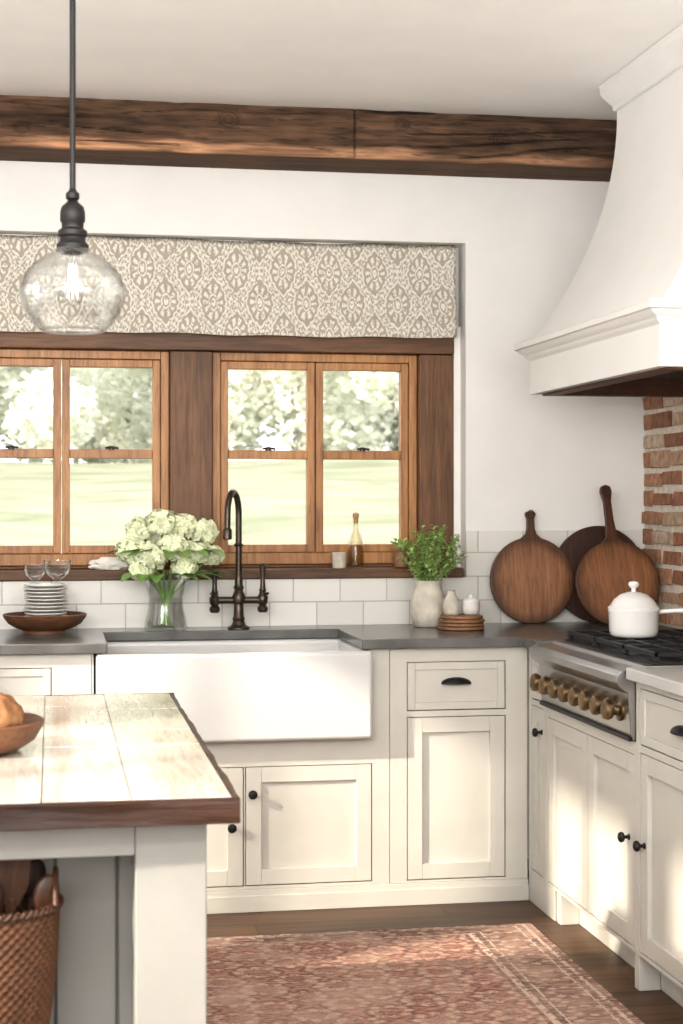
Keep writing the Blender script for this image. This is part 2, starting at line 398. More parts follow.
# brick facing on the right wall
bm = B()
box(bm, 2.269, XR, 3.6, 6.111, .905, 1.86)
ST('trim_2', bm, 'mortar')
bm = B()
z = .916; row = 0
while z < 1.83:
    y = 6.108 - (0 if row % 2 else .10)
    if row % 2 == 0: box(bm, 2.262, 2.274, 6.018, 6.106, z, z+.058, (.46,.24,.145), .003)
    while y > 3.65:
        L_ = random.uniform(.172, .205)
        c0 = random.choice([(.48,.25,.15),(.40,.20,.12),(.55,.36,.25),(.34,.17,.10),(.58,.43,.31),(.50,.28,.17),(.62,.50,.39)])
        box(bm, 2.260+random.uniform(-.006,.004), 2.274, y-L_, y-.004, z+random.uniform(0,.007), z+.056+random.uniform(-.007,.003), c0, .005)
        y -= L_+.016
    z += .0735; row += 1
o = ST('trim_3', bm, 'brick', bev=.005)

# ------------------------------------------------------------------ windows
def win(n, x0, x1):
    bm = B(); ya, yb = 6.235, 6.30; z0, z1 = 1.135, 1.94
    w = .032
    box(bm, x0, x0+w, ya, yb, z0, z1); box(bm, x1-w, x1, ya, yb, z0, z1)
    box(bm, x0+w, x1-w, ya, yb, z1-w, z1); box(bm, x0+w, x1-w, ya, yb, z0, z0+w+.012)
    r = ST('window_%d' % n, bm, 'sash', bev=.004)
    xm = (x0+x1)/2
    for a, c in ((x0+w, xm-.001), (xm+.001, x1-w)):
        bm = B(); s = .030
        yy0, yy1 = 6.245, 6.29
        box(bm, a+.001, a+s, yy0, yy1, z0+.045, z1-w-.001); box(bm, c-s, c-.001, yy0, yy1, z0+.045, z1-w-.001)
        box(bm, a+s, c-s, yy0, yy1, z1-w-s, z1-w-.001); box(bm, a+s, c-s, yy0, yy1, z0+.045, z0+.045+s)
        box(bm, a+s, c-s, yy0-.004, yy1, 1.536, 1.570)
        so = O('sash', bm, 'sash', r, bev=.003)
        bm = B(); box(bm, a+s, c-s, 6.268, 6.272, z0+.07, z1-w-s); O('pane', bm, 'pane', so)
    for a in ((x0+w+xm)/2, (x1-w+xm)/2):
        bm = B(); lathe(bm, [(.012,0),(.012,.006),(.007,.012)], (a, 6.238, 1.568), seg=12)
        tube(bm, [(a-.022, 6.236, 1.575), (a, 6.234, 1.579), (a+.026, 6.236, 1.574)], .0045, 8)
        O('latch', bm, 'bronze', r)
win(1, -.364, .436); win(2, .598, 1.392)
bm = B()
box(bm, -.50, -.365, 6.205, 6.33, 1.10, 1.94)
box(bm, .437, .597, 6.205, 6.33, 1.10, 1.94)
box(bm, 1.393, 1.530, 6.200, 6.33, 1.10, 1.94)
tr = ST('trim_4', bm, 'trim', bev=.005)
bm = B(); box(bm, -.50, 1.530, 6.195, 6.33, 1.942, 2.05)
ST('trim_5', bm, 'trimx', bev=.005)
bm = B(); box(bm, WX0+.003, 1.542, 6.098, 6.33, WZ0, 1.122); box(bm, -.364, 1.392, 6.225, 6.30, 1.122, 1.134)
ST('trim_6', bm, 'trimx', bev=.005)

# roman shade
sh = T('roman_shade', 'beige and cream medallion patterned roman shade hanging above the windows', 'window shade', ((WX0+WX1)/2, 6.17, 2.0))
bm = B(); prof = [(6.178,2.355),(6.160,2.335),(6.157,2.31),(6.157,2.285),(6.163,2.276)]
for k, (zt) in enumerate((2.272, 2.165, 2.065)):
    zb = (2.168, 2.070, 2.0)[k]
    yo = 6.160 - k*.006
    prof += [(yo-.001, zt-.012), (yo-.0055, zt*.45+zb*.55), (yo-.006, zb+.010), (yo-.001, zb), (yo+.004, zb+.004)]
prof[-1] = (6.152, 2.008)
nx = 120; grid = []
for i in range(nx+1):
    xx = -.515 + (1.526+.515)*i/nx
    grid.append([bm.verts.new((xx, y_ + .003*math.sin(xx*9+z_*20)+.002*math.sin(xx*31+z_*50), z_ + .0025*math.sin(xx*5.1)+.0025*math.sin(xx*17))) for y_, z_ in prof])
for a, c in zip(grid, grid[1:]):
    for j in range(len(prof)-1): bm.faces.new((a[j], c[j], c[j+1], a[j+1]))
O('fabric', bm, 'shade', sh, solid=.003, angle=80)
bm = B(); box(bm, -.515, 1.526, 6.182, 6.215, 2.325, 2.357); O('headrail', bm, 'cloth', sh)

# beam
bm = B(); L = bm.verts.layers.float_color.new('Col')
x0, x1 = -2.24, 2.27; n = 620
nf = 42; secs = []; zb_ = 2.632
knots = [(-.9,2.71,.03),(.62,2.735,.030),(1.62,2.70,.026),(-.1,2.68,.02),(1.25,2.74,.02)]
for i in range(n+1):
    xx = x0+(x1-x0)*i/n; row_ = []
    joint = abs(xx-1.075) < .004
    chip = max(0,noise.noise(Vector((xx*3.3,6.2,0)))-.2)
    wob = noise.noise(Vector((xx*1.5,2.2,0)))*.008+noise.noise(Vector((xx*7,8.2,0)))*.006+chip*.04
    lit_edge = sstep(-.35,.10,noise.noise(Vector((xx*1.6,4,4))))
    pts = [(5.853, 2.789-(2.789-zb_-wob*.7)*j/nf, max(0, 1.9*lit_edge*sstep(nf-7, nf-2, j+5*noise.noise(Vector((xx*6,9,9)))))) for j in range(nf+1)] + [(5.8555,zb_-.006+wob*.6,2.3*lit_edge),(5.860,zb_-.012+wob*.5,2.6*lit_edge),(5.868,zb_-.016+wob*.4,2.6*lit_edge),(5.885,zb_-.018+wob*.3,2),(5.92,zb_-.019,1),(6.03,zb_-.019,0),(6.118,zb_-.019,0),(6.118,2.789,0)]
    for j, (yy, zz, kind) in enumerate(pts):
        c = 1.0
        if j <= nf+3:
            d = noise.noise(Vector((xx*1.3, zz*9, 0)))*.008+noise.noise(Vector((xx*6, zz*34, 4)))*.007+abs(noise.noise(Vector((xx*3.2, zz*60, 14))))*.008+noise.noise(Vector((xx*18, zz*30, 24)))*.003
            cr = abs(noise.noise(Vector((xx*.9, zz*26+.5*math.sin(xx*2), 9.3)))); k1 = 1-sstep(.015,.06,cr)
            k1 *= sstep(-.05,.2,noise.noise(Vector((xx*1.9,zz*5,77))))
            k2 = (1-sstep(.01,.05,abs(noise.noise(Vector((xx*2.2+3, zz*48, 31.3))))))*.8
            d += .009*k1+.005*k2; c *= (1-.72*k1)*(1-.5*k2)
            c *= .95+.55*noise.noise(Vector((xx*1.2, zz*12, 1.3)))+.45*noise.noise(Vector((xx*9, zz*50, 6)))
            for kx_, kz_, kr in knots:
                q = math.hypot((xx-kx_)*.8, zz-kz_)/kr
                if q < 1.3: c *= .35+.55*abs(math.sin(q*7)); d -= .004*max(0,1-q)
            if joint: d += .007; c *= .45
            yy += d if j <= nf else d*.6
            if kind > 0: c = c*(1+kind)+kind*.25  # lit lower edge painted in by brightening the vertex colour
        v = bm.verts.new((xx, yy, zz)); c = max(.10, c); v[L] = (c, c, c, 1); row_.append(v)
    secs.append(row_)
m_ = len(secs[0])
for a, c in zip(secs, secs[1:]):
    for j in range(m_): bm.faces.new((a[j], c[j], c[(j+1)%m_], a[(j+1)%m_]))
bm.faces.new(secs[0]); bm.faces.new(list(reversed(secs[-1])))
OT('ceiling_beam', bm, 'beam', 'long rough hewn dark brown wooden beam under the ceiling above the windows', 'beam', angle=32)

# ------------------------------------------------------------------ cabinets
fB = lambda a, b_, d: (a, YF-d, b_)
fR = lambda a, b_, d: (XF-d, a, b_)
def fbox(bm, fm, a0, a1, b0, b1, d0, d1, **k):
    p, q = fm(a0,b0,d0), fm(a1,b1,d1); box(bm, p[0], q[0], p[1], q[1], p[2], q[2], **k)
def knob(fm, a, b_, parent, d0=0):
    bm = B(); o = Vector(fm(a,b_,d0)); ax = Vector(fm(a,b_,d0+1))-o
    lathe(bm, [(.009,-.001),(.009,.002),(.005,.006),(.005,.014),(.013,.018),(.0155,.024),(.013,.030),(.006,.033),(0,.0335)], o, ax, 18)
    return O('knob', bm, 'rod', parent)
def cup(fm, a, b_, parent, w=.052, d0=0):
    bm = B(); n1, n2 = 16, 7; g = []
    for i in range(n1+1):
        p = PI*i/n1
        g.append([bm.verts.new(fm(a+w*math.cos(p), b_-.008+.021*math.sin(p)*math.cos(PI/2*j/n2), d0+.026*math.sin(p)*math.sin(PI/2*j/n2))) for j in range(n2+1)])
    for p, q in zip(g, g[1:]):
        for j in range(n2): bm.faces.new((p[j], q[j], q[j+1], p[j+1]))
    bmesh.ops.remove_doubles(bm, verts=bm.verts, dist=1e-5)
    return O('cup_pull', bm, 'rod', parent, solid=.003, angle=80)
def front(kind, parent, fm, a0, a1, b0, b1, rail=.052, d1=-.001):
    g = .003; a0 += g; a1 -= g; b0 += g; b1 -= g
    if kind == 'drawer': rail = min(rail, .026)
    bm = B(); th = -.021
    fbox(bm, fm, a0, a0+rail, b0, b1, th, d1); fbox(bm, fm, a1-rail, a1, b0, b1, th, d1)
    fbox(bm, fm, a0+rail, a1-rail, b0, b0+rail, th, d1); fbox(bm, fm, a0+rail, a1-rail, b1-rail, b1, th, d1)
    fbox(bm, fm, a0+rail-.001, a1-rail+.001, b0+rail-.001, b1-rail+.001, th, d1-(.013 if kind=='door' else .006))
    return O(kind, bm, 'cab', parent, bev=.0018)
def cabinet(name, label, fm, a0, a1, b0, b1, depth, ops, bodytop=None, gaps=None):
    p = fm((a0+a1)/2, 0, 0); r = T(name, label, 'cabinet', (p[0], p[1], 0))
    bm = B(); fbox(bm, fm, a0, a1, b0, bodytop or b1, -depth, -.024); O('body', bm, 'cab', r)
    allops = list(ops) + list(gaps or [])
    A = sorted({a0, a1, *[o[0] for o in allops], *[o[1] for o in allops]}); Bz = sorted({b0, b1, *[o[2] for o in allops], *[o[3] for o in allops]})
    bm = B()
    for i in range(len(A)-1):
        for j in range(len(Bz)-1):
            ca, cb = (A[i]+A[i+1])/2, (Bz[j]+Bz[j+1])/2
            if any(o[0] < ca < o[1] and o[2] < cb < o[3] for o in allops): continue
            fbox(bm, fm, A[i], A[i+1], Bz[j], Bz[j+1], -.026, 0)
    O('face_frame', bm, 'cab', r)
    for o in ops:
        d = front(o[4], r, fm, *o[:4])
        if o[5] == 'knob': knob(fm, o[6], o[7], d, -.001)
        elif o[5] == 'cup': cup(fm, o[6], o[7], d, d0=-.006)
    return r
DP = .60
cabinet('base_cabinet', 'cream base cabinet with a drawer left of the farmhouse sink', fB, -.60, .128, .075, .873, DP,
    [(-.52, 0.0, .69, .83, 'drawer', 'cup', -.22, .775), (-.52,-.262,.10,.67,'door','knob',-.29,.6), (-.258,0,.10,.67,'door','knob',-.23,.6)])
cabinet('base_cabinet', 'cream base cabinet at the far left end of the window run', fB, -2.2, -.602, .075, .873, DP,
    [(-2.1,-1.42,.69,.83,'drawer','cup',-1.76,.775),(-1.38,-.68,.69,.83,'drawer','cup',-1.03,.775),(-2.1,-1.762,.10,.67,'door','knob',-1.79,.6),(-1.758,-1.42,.10,.67,'door','knob',-1.73,.6),(-1.38,-1.032,.10,.67,'door','knob',-1.06,.6),(-1.028,-.68,.10,.67,'door','knob',-1.0,.6)])
cabinet('sink_cabinet', 'cream double door cabinet carrying the white farmhouse sink', fB, .130, 1.131, .075, .873, DP,
    [(.195, .634, .085, .486, 'door', 'knob', .592, .285), (.638, 1.072, .085, .486, 'door', 'knob', .662, .395)], bodytop=.575, gaps=[(.136,1.064,.577,.873)])
cabinet('base_cabinet', 'cream base cabinet with one drawer over one door right of the sink', fB, 1.133, 1.618, .075, .873, DP,
    [(1.192, 1.540, .66, .828, 'drawer', 'cup', 1.366, .758), (1.192, 1.540, .082, .640, 'door', None)])
bm = B(); box(bm, -2.2, 1.62, YF-.004, YF+.02, 0, .074); box(bm, -2.2, 1.62, YF-.010, YF-.004, 0, .055)
ST('baseboard_back', bm, 'cab', bev=.002)
cabinet('corner_cabinet', 'narrow cream corner cabinet between the window run and the range', fR, 5.302, 5.495, .105, .873, .62,
    [(5.318, 5.455, .70, .84, 'drawer', None), (5.318, 5.455, .115, .68, 'door', 'knob', 5.34, .60)])
cabinet('range_cabinet', 'cream double door cabinet below the range top', fR, 4.432, 5.300, .105, .698, .62,
    [(4.862, 5.272, .115, .662, 'door', None), (4.450, 4.858, .115, .662, 'door', 'knob', 4.490, .42)])
cabinet('base_cabinet', 'cream base cabinet with drawer nearest the camera side of the range', fR, 3.752, 4.430, .105, .873, .62,
    [(3.80, 4.400, .695, .855, 'drawer', 'cup', 4.10, .775), (3.80, 4.400, .115, .675, 'door', 'knob', 4.365, .42)])
cabinet('base_cabinet', 'cream base cabinet at the near end of the right hand run', fR, 3.05, 3.750, .105, .873, .62,
    [(3.10, 3.70, .695, .855, 'drawer', 'cup', 3.40, .775), (3.10, 3.70, .115, .675, 'door', 'knob', 3.66, .50)])
bm = B(); box(bm, XF+.07, XF+.09, 3.06, 5.49, 0, .104)
for yy in (5.43, 5.17, 4.44, 3.75, 3.08): box(bm, XF+.006, XF+.069, yy-.02, yy+.02, 0, .104)
box(bm, XF+.002, XF+.02, 5.2, 5.5, 0, .104)
ST('baseboard_right', bm, 'cab', bev=.002)

# countertops
bm = B(); YC = 5.465; XC = 1.588
prism(bm, [(-2.2,6.110),(-2.2,YC),(.180,YC),(.180,5.93),(1.030,5.93),(1.030,YC),(XC,YC),(XC,5.305),(2.258,5.305),(2.258,6.110)], 'z', .876, ZC)
OT('countertop', bm, 'stone', 'dark grey stone countertop running under the windows and around the sink', 'countertop', bev=.004)
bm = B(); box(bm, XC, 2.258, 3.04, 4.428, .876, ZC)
OT('countertop', bm, 'stoneglare', 'stone countertop with painted glare on the near side of the range', 'countertop', bev=.004)

# farmhouse sink
bm = B(); SX0, SX1, SY0, SY1, SZ0, SZ1 = .142, 1.060, 5.425, 5.948, .580, .8745
zt = SZ1; w = .028
def ring(x0,x1,y0,y1,z): return [bm.verts.new(p) for p in ((x0,y0,z),(x1,y0,z),(x1,y1,z),(x0,y1,z))]
r0 = ring(SX0,SX1,SY0,SY1,SZ0); r1 = ring(SX0,SX1,SY0,SY1,zt); r2 = ring(SX0+w,SX1-w,SY0+w+.01,SY1-w,zt); r3 = ring(SX0+w+.01,SX1-w-.01,SY0+w+.02,SY1-w-.01,SZ0+.035)
bm.faces.new(list(reversed(r0))); bm.faces.new(r3)
for p, q in ((r0,r1),(r1,r2),(r2,r3)):
    for i in range(4): bm.faces.new((p[i], p[(i+1)%4], q[(i+1)%4], q[i]))
sk = T('farmhouse_sink', 'large white apron front farmhouse sink below the window', 'sink', ((SX0+SX1)/2, 5.7, SZ0))
O('basin', bm, 'fireclay', sk, bev=.0135, seg=5)
bm = B(); lathe(bm, [(.045,0),(.045,.003),(.03,.004),(.012,.001)], (.603,5.7,SZ0+.036), seg=24); O('drain', bm, 'steel', sk)

# faucet
fx, fy = .672, 5.995
fa = T('bridge_faucet', 'dark bronze gooseneck bridge faucet behind the sink', 'faucet', (fx, fy, ZC))
bm = B(); lathe(bm, [(.040,0),(.040,.006),(.026,.014),(.020,.03),(.024,.036),(.019,.045),(.017,.09),(.023,.096),(.025,.115),(.020,.13),(.015,.14),(.020,.15),(.015,.16),(.014,.19)], (fx,fy,ZC+.0005), seg=24)
O('column', bm, 'bronze', fa)
bm = B(); pts = [(fx,fy,ZC+.19),(fx,fy,ZC+.42)]
hx_, hy_ = -.026, -.052
for i in range(1,15):
    t = PI*i/14
    pts.append((fx+hx_*(1-math.cos(t)), fy+hy_*(1-math.cos(t)), ZC+.42+.078*math.sin(t)))
pts += [(fx+2*hx_-.001, fy+2*hy_-.002, ZC+.36)]
tube(bm, pts, .0115, 14); lathe(bm, [(.0115,0),(.017,.004),(.017,.034),(.012,.042)], (fx+2*hx_-.001,fy+2*hy_-.002,ZC+.328), seg=16)
lathe(bm, [(.014,0),(.019,.006),(.014,.012)], (fx,fy,ZC+.30), seg=16)
O('spout', bm, 'bronze', fa)
bm = B(); tube(bm, [(fx-.085,fy,ZC+.105),(fx+.085,fy,ZC+.105)], .013, 12); O('bridge', bm, 'bronze', fa)
for s in (-1,1):
    hx = fx+s*.088; q = .80 if s < 0 else 1.0
    bm = B(); lathe(bm, [(r_, h_*q if h_ > 0 else h_) for r_, h_ in [(.014,-.045),(.019,-.038),(.019,-.028),(.012,-.02),(.018,-.01),(.020,.01),(.014,.02),(.011,.03),(.014,.035),(.010,.045),(.008,.08),(.011,.115),(.012,.125),(.006,.133),(0,.134)]], (hx,fy,ZC+.105), seg=18)
    tube(bm, [(hx,fy,ZC+.125),(hx+s*.016,fy-.03,ZC+.13)], .005, 8)
    O('handle', bm, 'bronze', fa)

# ------------------------------------------------------------------ gas range
R0, R1 = 4.436, 5.298
rg = T('gas_range', 'stainless steel gas range with brass knobs and black grates', 'range', (1.9, (R0+R1)/2, .70))
bm = B(); prism(bm, [(2.255,.702),(1.612,.702),(1.606,.715),(1.598,.835),(1.575,.850),(1.563,.866),(1.564,.886),(1.578,.899),(1.64,.902),(1.65,.912),(2.255,.912)], 'y', R0, R1)
O('body', bm, 'steel', rg, bev=.003)
bm = B(); box(bm, 1.68, 2.23, R0+.025, R1-.025, .9125, .918); O('cooktop', bm, 'iron', rg)
bm = B(); box(bm, 1.600, 1.611, R0, R1, .700, .712); O('lower_trim', bm, 'iron', rg)
for i in range(8):
    yy = R0+.075+(R1-R0-.15)*i/7
    bm = B(); o_ = Vector((1.602, yy, .778)); ax = Vector((-1,0,.10))
    lathe(bm, [(.030,-.004),(.030,.004),(.020,.006),(.015,.010),(.015,.022),(.025,.026),(.030,.036),(.028,.048),(.018,.054),(0,.055)], o_, ax, 24)
    O('knob', bm, 'brass', rg)
gw = (R1-R0-.06)/3
for g_ in range(3):
    ya = R0+.03+gw*g_+.004; yb = ya+gw-.008; bm = B()
    for t in (0,.5,1): yy = ya+.006+(yb-ya-.012)*t; box(bm, 1.69, 2.21, yy-.006, yy+.006, .932, .946)
    for t in range(7): xx = 1.696+.508*t/6; box(bm, xx-.006, xx+.006, ya, yb, .932, .946)
    for xx in (1.696, 1.95, 2.204):
        for yy in (ya+.006, yb-.006): box(bm, xx-.008, xx+.008, yy-.008, yy+.008, .918, .934)
    O('grate', bm, 'iron', rg, bev=.002)
    for xx in (1.82, 2.08):
        bm = B(); lathe(bm, [(.05,0),(.05,.005),(.035,.006),(.035,.010),(0,.011)], (xx,(ya+yb)/2,.918), seg=24); O('burner', bm, 'iron', rg)

# saucepan
kx, ky, kz = 1.820, 5.00, .9465
sp = T('saucepan', 'white enamel saucepan with domed lid on the range grates', 'pan', (kx,ky,kz))
bm = B(); lathe(bm, [(.066,0),(.074,.006),(.078,.02),(.079,.075),(.082,.084),(.080,.088),(.075,.086),(.074,.02),(0,.012)], (kx,ky,kz), seg=40); O('pot', bm, 'enamel', sp)
bm = B(); lathe(bm, [(.082,.088),(.082,.094),(.074,.100),(.063,.118),(.043,.134),(.02,.142),(0,.144)], (kx,ky,kz), seg=40)
ld = O('lid', bm, 'enamel', sp)
bm = B(); lathe(bm, [(.008,.143),(.007,.152),(.015,.158),(.018,.166),(.014,.174),(0,.177)], (kx,ky,kz), seg=20); O('lid_knob', bm, 'enamel', ld)
bm = B(); tube(bm, [(kx+.074,ky-.01,kz+.078),(kx+.12,ky-.03,kz+.082),(kx+.24,ky-.09,kz+.088)], [.008,.007,.010], 12); O('handle', bm, 'enamel', sp)

# ------------------------------------------------------------------ hood
hd = T('range_hood', 'tall flared white plaster range hood on the right wall', 'range hood', (2.0, 4.85, 1.74))
bm = B(); HF, HN = 5.34, 4.30
def ring3(x, yn, yf, z): return [bm.verts.new(p) for p in ((x,yn,z),(x,yf,z),(2.275,yf,z),(2.275,yn,z))]
rs = []
for i in range(25):
    t = i/24; fl_ = (1-t)**2.1; z = 1.918+(2.70-1.918)*t
    rs.append(ring3(1.885-.265*fl_, HN-.062*fl_, HF+.125*fl_, z))
rs.append(ring3(1.885, HN, HF, 2.788))
for p, q in zip(rs, rs[1:]):
    for i in range(4): bm.faces.new((p[i], p[(i+1)%4], q[(i+1)%4], q[i]))
bm.faces.new(rs[-1]); bm.faces.new(list(reversed(rs[0])))
O('shell', bm, 'hood', hd, angle=50)
bm = B()
pf = [(.045,1.742),(.045,1.855),(.040,1.862),(.034,1.866),(.030,1.874),(.014,1.884),(.008,1.893),(0,1.896),(0,1.912),(.006,1.918),(.055,1.9185)]
rs = [ring3(1.572+e, 4.195+e, 5.51-e, z) for e, z in pf]
inn = ring3(1.572+.075, 4.195+.075, 5.51-.075, 1.742); inn2 = ring3(1.572+.075, 4.195+.075, 5.51-.075, 1.83)
for p, q in [(inn2, inn), (inn, rs[0])]+list(zip(rs, rs[1:])):
    for i in range(4): bm.faces.new((p[i], p[(i+1)%4], q[(i+1)%4], q[i]))
bm.faces.new(rs[-1])
O('lip_moulding', bm, 'hood', hd, angle=30)
bm = B(); box(bm, 1.65, 2.255, 4.275, 5.43, 1.80, 1.828)
box(bm, 1.65, 1.70, 4.275, 5.43, 1.735, 1.80); box(bm, 1.70, 2.255, 5.38, 5.43, 1.735, 1.80); box(bm, 1.70, 2.255, 4.275, 4.325, 1.735, 1.80)
O('liner', bm, 'liner', hd, bev=.002)
bm = B(); box(bm, 1.78, 2.15, 4.45, 5.25, 1.785, 1.80); O('filter', bm, 'dark', hd)
bm = B()
rs = [ring3(1.885-e, HN-e, HF+e, z) for e, z in [(.002,2.695),(.012,2.70),(.012,2.712),(.022,2.725),(.036,2.745),(.045,2.760),(.045,2.775),(.05,2.7885)]]
for p, q in zip(rs, rs[1:]):
    for i in range(4): bm.faces.new((p[i], p[(i+1)%4], q[(i+1)%4], q[i]))
O('crown_moulding', bm, 'hood', hd, angle=30)

# ------------------------------------------------------------------ island
IX0, IX1, IY0, IY1 = -1.15, .294, 2.60, 4.05
isl = T('kitchen_island', 'pale painted kitchen island with worn plank top and dark edge', 'island', (-.43, 3.3, 0))
bm = B()
xs = [IX1-.012]; 
while xs[-1] > IX0+.02: xs.append(max(IX0+.012, xs[-1]-random.choice([.128,.15,.158,.14])))
for a, c in zip(xs, xs[1:]):
    ys = [IY0+.012, IY1-.012]
    ys[1:1] = sorted([IY0+.30+random.random()*.30, IY0+.70+random.random()*.25, IY0+1.05+random.random()*.25])
    for p, q in zip(ys, ys[1:]):
        t = random.uniform(.80, 1.06)
        box(bm, c+.0005, a-.0005, p+.0006, q-.0006, .872, .909+random.uniform(-.0006,.0006), (min(1,t), min(1,t*.985), min(1,t*.96)), .0003)
O('plank_top', bm, 'plank', isl, bev=.0014)
bm = B()
z0, z1 = .866, .9085
def rough_bar(x0, x1, y0, y1):
    ax = 0 if (x1-x0) > (y1-y0) else 1; n_ = 70; rows = []
    for i in range(n_+1):
        t = i/n_; r_ = []
        for (dy, dz) in ((0,z0+.003),(0,z0+.012),(0,z0+.022),(0,z0+.032),(0,z1-.002),(1,z1),(1,z0)):
            if ax == 0: x = x0+(x1-x0)*t; y = y0 if dy == 0 else y1
            else: y = y0+(y1-y0)*t; x = x1 if dy == 0 else x0
            d = (noise.noise(Vector(((x+y)*6, dz*30, 1)))*.0035+noise.noise(Vector(((x-y)*25, dz*60, 3)))*.0015) if dy == 0 else 0
            r_.append(bm.verts.new((x+(0 if ax == 0 else d), y+(d if ax == 0 else 0), dz+(d*.6 if dy == 0 else 0))))
        rows.append(r_)
    for p, q in zip(rows, rows[1:]):
        for j in range(7): bm.faces.new((p[j], q[j], q[(j+1)%7], p[(j+1)%7]))
    bm.faces.new(rows[0]); bm.faces.new(list(reversed(rows[-1])))
rough_bar(IX0, IX1, IY0, IY0+.0115); rough_bar(IX1-.0115, IX1, IY0+.0115, IY1-.0115)
box(bm, IX0, IX1, IY1-.0115, IY1, z0, z1); box(bm, IX0, IX0+.0115, IY0+.0115, IY1-.0115, z0, z1)
box(bm, IX0+.0115, IX1-.0115, IY0+.0115, IY1-.0115, .8665, .871)
O('top_edge', bm, 'edge', isl, angle=50)
bx0, bx1, by0, by1 = IX0+.05, .247, 2.665, 3.985
for (x0, y0) in ((bx0,by0),(bx1-.115,by0),(bx0,by1-.115),(bx1-.115,by1-.115)):
    bm = B(); box(bm, x0, x0+.115, y0, y0+.115, 0, .866); box(bm, x0-.006, x0+.121, y0-.006, y0+.121, 0, .10)
    O('post', bm, 'isl', isl, bev=.003)
bm = B(); box(bm, bx0+.115, bx1-.115, by0+.004, by0+.03, .808, .8655); O('apron_rail', bm, 'isl', isl, bev=.003)
bm = B(); xx = bx1-.031
while xx > bx0+.12:
    c = max(xx-.105, bx0+.115); box(bm, c+.002, xx-.002, 2.852, 2.867, .05, .8655); xx = c
box(bm, bx0+.115, bx1-.031, 2.867, 2.875, .05, .865)
O('shiplap_panel', bm, 'isl', isl, bev=.003)
bm = B(); box(bm, bx1-.03, bx1-.012, by0+.115, by1-.115, .05, .865); O('side_panel', bm, 'isl', isl)
bm = B(); box(bm, bx0+.012, bx0+.03, by0+.115, by1-.115, .05, .865); O('side_panel', bm, 'isl', isl)
bm = B(); box(bm, bx0+.115, bx1-.115, by1-.03, by1-.012, .05, .865); O('back_panel', bm, 'isl', isl)
bm = B(); box(bm, bx0+.04, bx1-.031, by0-.045, 2.851, .43, .46); O('shelf', bm, 'isl', isl)

# bowl with bread on the island
bxx, byy = -.158, 3.16
bm = B(); lathe(bm, [(.075,0),(.10,.004),(.128,.022),(.142,.046),(.145,.056),(.140,.059),(.134,.052),(.11,.028),(.07,.016),(0,.014)], (bxx,byy,.9102), seg=48)
OT('wooden_bowl', bm, 'bowl', 'shallow brown wooden bowl on the island top', 'bowl')
bm = B(); bc = Vector((bxx+.022,byy-.005,.9102+.062)); ball(bm, (0,0,0), 1, (1,1,1), 72)
for v in bm.verts:
    p = v.co.copy(); n_ = 1+.12*noise.noise(p*1.7)+.05*noise.noise(p*6)
    slash = 0
    if p.z > .2:
        for k in (-.45, 0, .45):
            dd = abs(p.x*.8+p.y*.5-k)
            if dd < .10: slash = max(slash, (1-dd/.10))
    v.co = bc+Vector((p.x*.088*n_, p.y*.076*n_, max(-.040, p.z*.052*n_-slash*.011)))
OT('bread_loaf', bm, 'bread', 'round crusty brown bread loaf in the wooden bowl', 'bread', angle=80)

# basket with utensils
ccx, ccy, ccz = -.092, 2.738, .4605
bk = T('wicker_basket', 'brown woven wicker basket under the island top', 'basket', (ccx,ccy,ccz))
bm = B(); L = bm.verts.layers.float_color.new('Col'); nr, ns = 96, 220; rows = []
for j in range(nr+1):
    t = j/nr; h = .262*t; r = .074+.028*t+.006*math.sin(PI*t); row_ = []
    for i in range(ns):
        a = 2*PI*i/ns; k = (j//3) % 2; s = math.sin(a*36+PI*k)
        dr = .0028*s*abs(math.sin(PI*((j%3)+.5)/3))
        v = bm.verts.new((ccx+(r+dr)*math.cos(a), ccy+(r+dr)*math.sin(a), ccz+h))
        q = .35+.65*(s*.5+.5)*(1 if j%3 == 1 else .5); v[L] = (.20*q,.086*q,.038*q,1); row_.append(v)
    rows.append(row_)
for p, q in zip(rows, rows[1:]):
    for i in range(ns): bm.faces.new((p[i], p[(i+1)%ns], q[(i+1)%ns], q[i]))
bm.faces.new(list(reversed(rows[0])))
O('woven_body', bm, 'wick', bk, angle=80, solid=.004)
bm = B()
for k in range(2):
    pts = []
    for i in range(145):
        a = 2*PI*i/144; rr = .105+.003*math.cos(a*28+k*PI); pts.append((ccx+rr*math.cos(a), ccy+rr*math.sin(a), ccz+.264+.004*math.sin(a*28+k*PI)))
    tube(bm, pts, .0045, 8, False)
O('rim', bm, 'spoon', bk)
bm = B()
pts = [(ccx+.098, ccy-.05+.10*i/12, ccz+.266+.050*math.sin(PI*i/12)) for i in range(13)]
tube(bm, pts, .005, 8); O('handle', bm, 'spoon', bk)
ut = [(-.04,.00,-.08,.05,'spoon','dark wooden spoon standing leftmost in the basket',.29),
      (.015,-.03,.06,.02,'spoon','broad dark wooden spatula in the basket',.27),
      (.035,.025,.15,-.03,'board2','nearly black wooden spoon leaning to the right in the basket',.26),
      (.00,.035,-.02,-.03,'disc','pale tan wooden spoon at the back of the basket',.31),
      (.040,-.03,.18,.04,'spoon','brown wooden spoon leaning against the basket rim',.25),
      (.02,.045,.08,-.02,'bowl','mid brown wooden spatula behind the black spoon',.29),
      (-.015,-.045,.02,.06,'board2','dark wooden spoon at the front of the basket',.25)]
